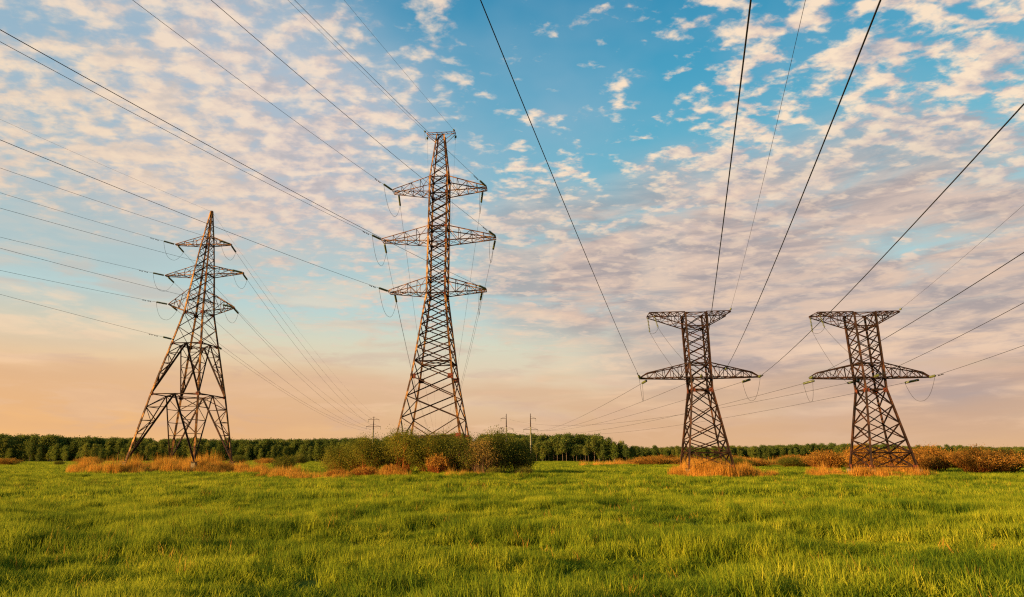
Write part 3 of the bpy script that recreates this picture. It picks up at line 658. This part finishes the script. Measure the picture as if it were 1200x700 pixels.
for (lab, pr, x, y, s, rz) in (
    ('small pale green willow at the thicket end facing the wide-legged pylon', A_[0], -15.6, 67.2, (.74, .8, .86), .3),
    ('broad green willow with reddish lower stems, second in the thicket from the wide-legged pylon', A_[1], -12.9, 66.5, (1.0, .9, 1.00), 1.1),
    ('tall rounded green willow below the outer near leg of the tallest pylon', A_[2], -9.2, 66.2, (1.0, .95, 1.14), 2.0),
    ('green willow in the middle of the thicket above the fan of red twigs', A_[0], -6.0, 65.6, (.95, .9, 1.02), 3.9),
    ('dark leafy shrub under the inner leg of the tallest pylon, wide shaded base', Bd[0], -2.9, 65.8, (1.0, .9, .98), .5),
    ('highest dark green shrub of the thicket, just beside the inner pylon leg', Bd[1], .4, 66.3, (1.0, .9, 1.13), 1.7),
    ('last dark shrub of the thicket, next to the far concrete pole', Bd[0], 2.8, 67.2, (.72, .8, .90), 3.1),
    ('dense green willow behind the thicket, filling the space between the pylon legs', A_[1], -4.6, 70.5, (1.1, 1, 1.05), 4.0),
    ('hidden willow behind the thicket near the outer legs of the tallest pylon', A_[2], -10.5, 70.8, (1.0, 1, 1.02), 5.2)):
    place_shrub('willow_shrub', lab, 'shrub', pr, x, y, rz, s, G_)
place_shrub('flowering_shrub', 'airy shrub with orange sunlit leaves inside the dark end of the thicket', 'shrub', Bl[0], -1.1, 64.2, 0, (.95, .9, 1.06), G_)
for lab, x, y, s in (('fan of bare red twigs standing before the middle of the thicket', -5.3, 63.8, (1.0, 1, 1.05)), ('low red-stemmed bush at the foot of the second willow', -12.4, 63.9, (1.2, .8, .55)), ('low red-stemmed bush at the foot of the tall rounded willow', -10.0, 63.7, (1.0, .8, .6)), ('low red-stemmed bush at the thicket end beside the dry reeds', -15.4, 64.4, (1.1, .8, .5))):
    place_shrub('red_twig_bush', lab, 'bush', Cr[0], x, y, x, s, 'red-stemmed bushes before the thicket')
place_shrub('low_weed_bush', 'low leafy green weeds at the foot of the dark shrubs', 'bush', Yo[0], .2, 62.8, .3, (.55, .5, .42)); place_shrub('low_weed_bush', 'low leafy green weeds at the corner of the thicket near the pole', 'bush', Yo[0], 3.2, 63.4, 1.3, (.9, .7, .48))
place_shrub('willow_shrub', 'lone yellow-green bush in the gap between wide-legged pylon and thicket', 'shrub', Yo[0], -29.0, 90, .3, (1.1, 1.1, 1.12))
# orange bushes past the low pylons
Or = [make_shrub(680+k, 3.6, 2.4, 3.5, 190, 12000, .080, 'orange_leaf', 'red_twig', .10, .02) for k in range(3)]
GO = 'orange-brown bushes past the low pylons'
xs_ = [51.5, 55.0, 58.6, 62.0, 65.4, 68.6, 72.2, 75.6, 79.0, 82.6, 86.4]; ds_ = ['at the end next to the low pylon', 'second', 'third', 'fourth', 'fifth', 'sixth', 'seventh', 'eighth', 'ninth', 'tenth', 'eleventh']
for k, x in enumerate(xs_):
    y = 94+2.6*math.sin(k*2.1)+(6 if k == 0 else 0); s = (.98+.10*math.sin(k*1.7+.5))*(.8 if k == 0 else 1)
    lab = ('orange-brown bush at the row end next to the low pylon' if k == 0 else 'orange-brown bush, %s of the row counted from the low pylon' % ds_[k])
    place_shrub('orange_bush', lab, 'bush', Or[k % 3], x, y, k*1.3, (1, 1, s), GO)
for k, (x, y, s) in enumerate(((45.5, 122, .95), (50.5, 126, 1.05), (56.0, 121, 1.0), (61.5, 124, 1.1), (67, 120, 1.05), (74, 122, 1.1), (81, 120, 1.1), (88, 122, 1.12))):
    place_shrub('olive_bush', 'olive bush of the second row, seen behind the legs or tops of the orange row', 'bush', (Or if k % 2 else A_)[k % 3], x, y, k*1.9, (1.25, 1.1, s*(.52 if k < 4 else .85)), 'second row of bushes past the low pylons')
for k, (x, y, s) in enumerate(((34, 140, .7), (37, 141, .6), (40, 150, .75), (47, 150, .7), (57, 152, .8), (63, 150, .7), (72, 155, .8), (80, 150, .8))):
    place_shrub('olive_bush', 'low olive bush in the bank of dry reeds beyond the low pylons', 'bush', (Yo[0] if k % 2 else Or[k % 3]), x, y, k*1.1, (1.4, 1.4, s*.85), 'low bushes in the far reed bank')
# small bushes at the far field edge beyond the wide-legged pylon
for k in range(16):
    x = -150+k*7.2+3*math.sin(k*3.1); y = 178+8*math.sin(k*1.7)
    place_shrub('small_round_bush', 'small round olive-brown bush at the far field edge beyond the wide-legged pylon', 'bush', (Or[k % 3], Yo[0], Bd[0])[k % 3], x, y, k, (1.0, 1.0, (.62 if k % 3 else .5) + .12*math.sin(k*2.3)), 'small bushes along the far field edge')

# ------------------------------------------------------------------ woods
def make_pine(seed, h, crown0, rad, n, leaf, slim=1.):
    r = np.random.default_rng(seed); C = []
    for k in range(46):
        u = (k+.5)/46; z = lerp(crown0*h, h, u); rr_ = rad*slim*(1-u)**.55*(.55+.45*min(1, u*6))
        a = r.uniform(0, 6.28); ln = rr_*r.uniform(.45, 1.1); c = np.array([math.cos(a)*ln*.75, math.sin(a)*ln*.75, z+.05*h*r.normal()*.4])
        m = n//46; C.append(c+r.normal(0, 1, (m, 3))*[.34*rad, .34*rad, .035*h])
    C = np.concatenate(C); V, F = leaf_quads(C, leaf, r, .7, .2)
    return mesh('crown', V, F, 'pine', link=False), trunk(r, h, .012*h, 'bark')
def trunk(r, h, rad, m):
    b = MB(); lx, ly = r.normal(0, .012*h, 2)
    b.rod([(0, 0, -.3), (lx*.3, ly*.3, h*.35), (lx, ly, h*.7), (lx*1.1, ly*1.1, h*.97)], [rad*1.15, rad, rad*.6, rad*.15], 6)
    for k in range(7):
        z = h*r.uniform(.35, .85); a = r.uniform(0, 6.28); l_ = h*.12; b.rod([(lx*z/h, ly*z/h, z), (math.cos(a)*l_, math.sin(a)*l_, z+l_*.5)], [rad*.35, rad*.12], 4)
    return mesh('trunk', [tuple(v) for v in b.V], b.F, m, link=False)
def make_birch(seed, h, n, leaf):
    r = np.random.default_rng(seed); C = []
    for k in range(34):
        u = r.uniform(0, 1); z = h*(.25+.70*u); rad = h*.19*math.sin(math.pi*min(1, .15+.85*u))**.7
        a = r.uniform(0, 6.28); q_ = math.sqrt(r.uniform(0, 1)); c = np.array([math.cos(a)*rad*q_, math.sin(a)*rad*q_, z]); m = n//34
        C.append(c+r.normal(0, 1, (m, 3))*[.055*h, .055*h, .05*h])
    C = np.concatenate(C); V, F = leaf_quads(C, leaf, r, .7, .2)
    return mesh('crown', V, F, 'birch', link=False), trunk(r, h, .010*h, 'birch_bark')
pines = [make_pine(700+k, 12., .42+.05*(k % 3), 2.1, 1800, .26) for k in range(5)]; birches = [make_birch(720+k, 10.5, 1800, .24) for k in range(4)]; firs = [make_pine(740+k, 11.5, .12, 2.4, 2000, .26) for k in range(3)]
def tree(name, label, proto, x, y, s, rz, group):
    o = empty(name, (x, y, float(ground(x, y))-.05), rz); o.scale = (s*.95, s*.95, s); tag(o, label, 'tree', group)
    for p_ in proto: c_ = p_.copy(); COL.objects.link(c_); c_.parent = o
# pine wood between the thicket and the low pylons: the front rows tree by tree
r_ = np.random.default_rng(5)
def row(x0, x1, yfun, step, kinds, hs, gname, labs, jit=2.):
    x = x0
    while x < x1:
        k = kinds[int(r_.integers(len(kinds)))]; pr = {'pine': pines, 'birch': birches, 'fir': firs}[k]; pr = pr[int(r_.integers(len(pr)))]
        y = yfun(x)+r_.uniform(-jit, jit); s = hs(x)*r_.uniform(.66, 1.16)
        tree({'pine': 'pine_tree', 'birch': 'birch_tree', 'fir': 'fir_tree'}[k], labs[k], pr, x, y, s, r_.uniform(0, 6.28), gname % k); x += step*r_.uniform(.6, 1.4)
LC = {'pine': 'tall pine with bare lower trunk at the edge of the wood beside the concrete poles', 'birch': 'light green birch at the edge of the pine wood beside the concrete poles', 'fir': 'dark full-skirted conifer at the edge of the wood beside the concrete poles'}
hc = lambda x: .80 if x < 47 else (.80-.018*(x-47))
for yy, stp in ((268, 2.0), (275, 2.0), (283, 2.0)): row(-4, 64, lambda x: yy+.0*x, stp, ['pine', 'pine', 'pine', 'birch'] if yy < 270 else ['pine', 'pine', 'fir'], hc, '%s trees of the wood beside the concrete poles', LC)
LL = {'pine': 'pine in the front of the long wood beyond the wide-legged pylon', 'birch': 'light green birch in the front of the long wood beyond the wide-legged pylon', 'fir': 'dark conifer in the front of the long wood beyond the wide-legged pylon'}
hl = lambda x: .73+.08*math.sin(x*.021+1.)+.05*math.sin(x*.07)
row(-262, -40, lambda x: 292+6*math.sin(x*.05), 2.3, ['birch', 'fir', 'fir', 'birch', 'pine'], hl, '%s trees in front of the long wood', LL, 3)
# the wood behind reads as one mass
def wood(label, x0, x1, y0, y1, n, h0, seed):
    r = np.random.default_rng(seed); x = r.uniform(x0, x1, n); y = r.uniform(y0, y1, n)
    src = [p_[0].copy() for p_ in (firs+pines[:3]+birches[:2])]
    s = h0*r.uniform(.72, 1.14, n)*(1+.10*np.sin(x*.021+1.))*(.94+.12*vnoise(x, y, 18, seed))
    o = scatter('wood', np.stack([x, y, ground(x, y)], -1), r.uniform(0, 6.28, n), np.stack([s*1.15, s*1.15, s], -1), src, r.integers(0, len(src), n))
    tag(o, label, 'wood', kind='stuff')
wood('dense far wood behind the wide-legged pylon, reading as one dark green mass', -300, -12, 300, 345, 2400, .84, 1)
wood('deeper rows of the pine wood beside the concrete poles', -6, 52, 292, 322, 600, .82, 2)
wood('low distant wood on the horizon beyond the low pylons', 60, 620, 560, 680, 3600, .92, 3)
wood('distant wood closing the horizon beyond the outer edge of the field', -520, -280, 330, 420, 1200, .86, 4)
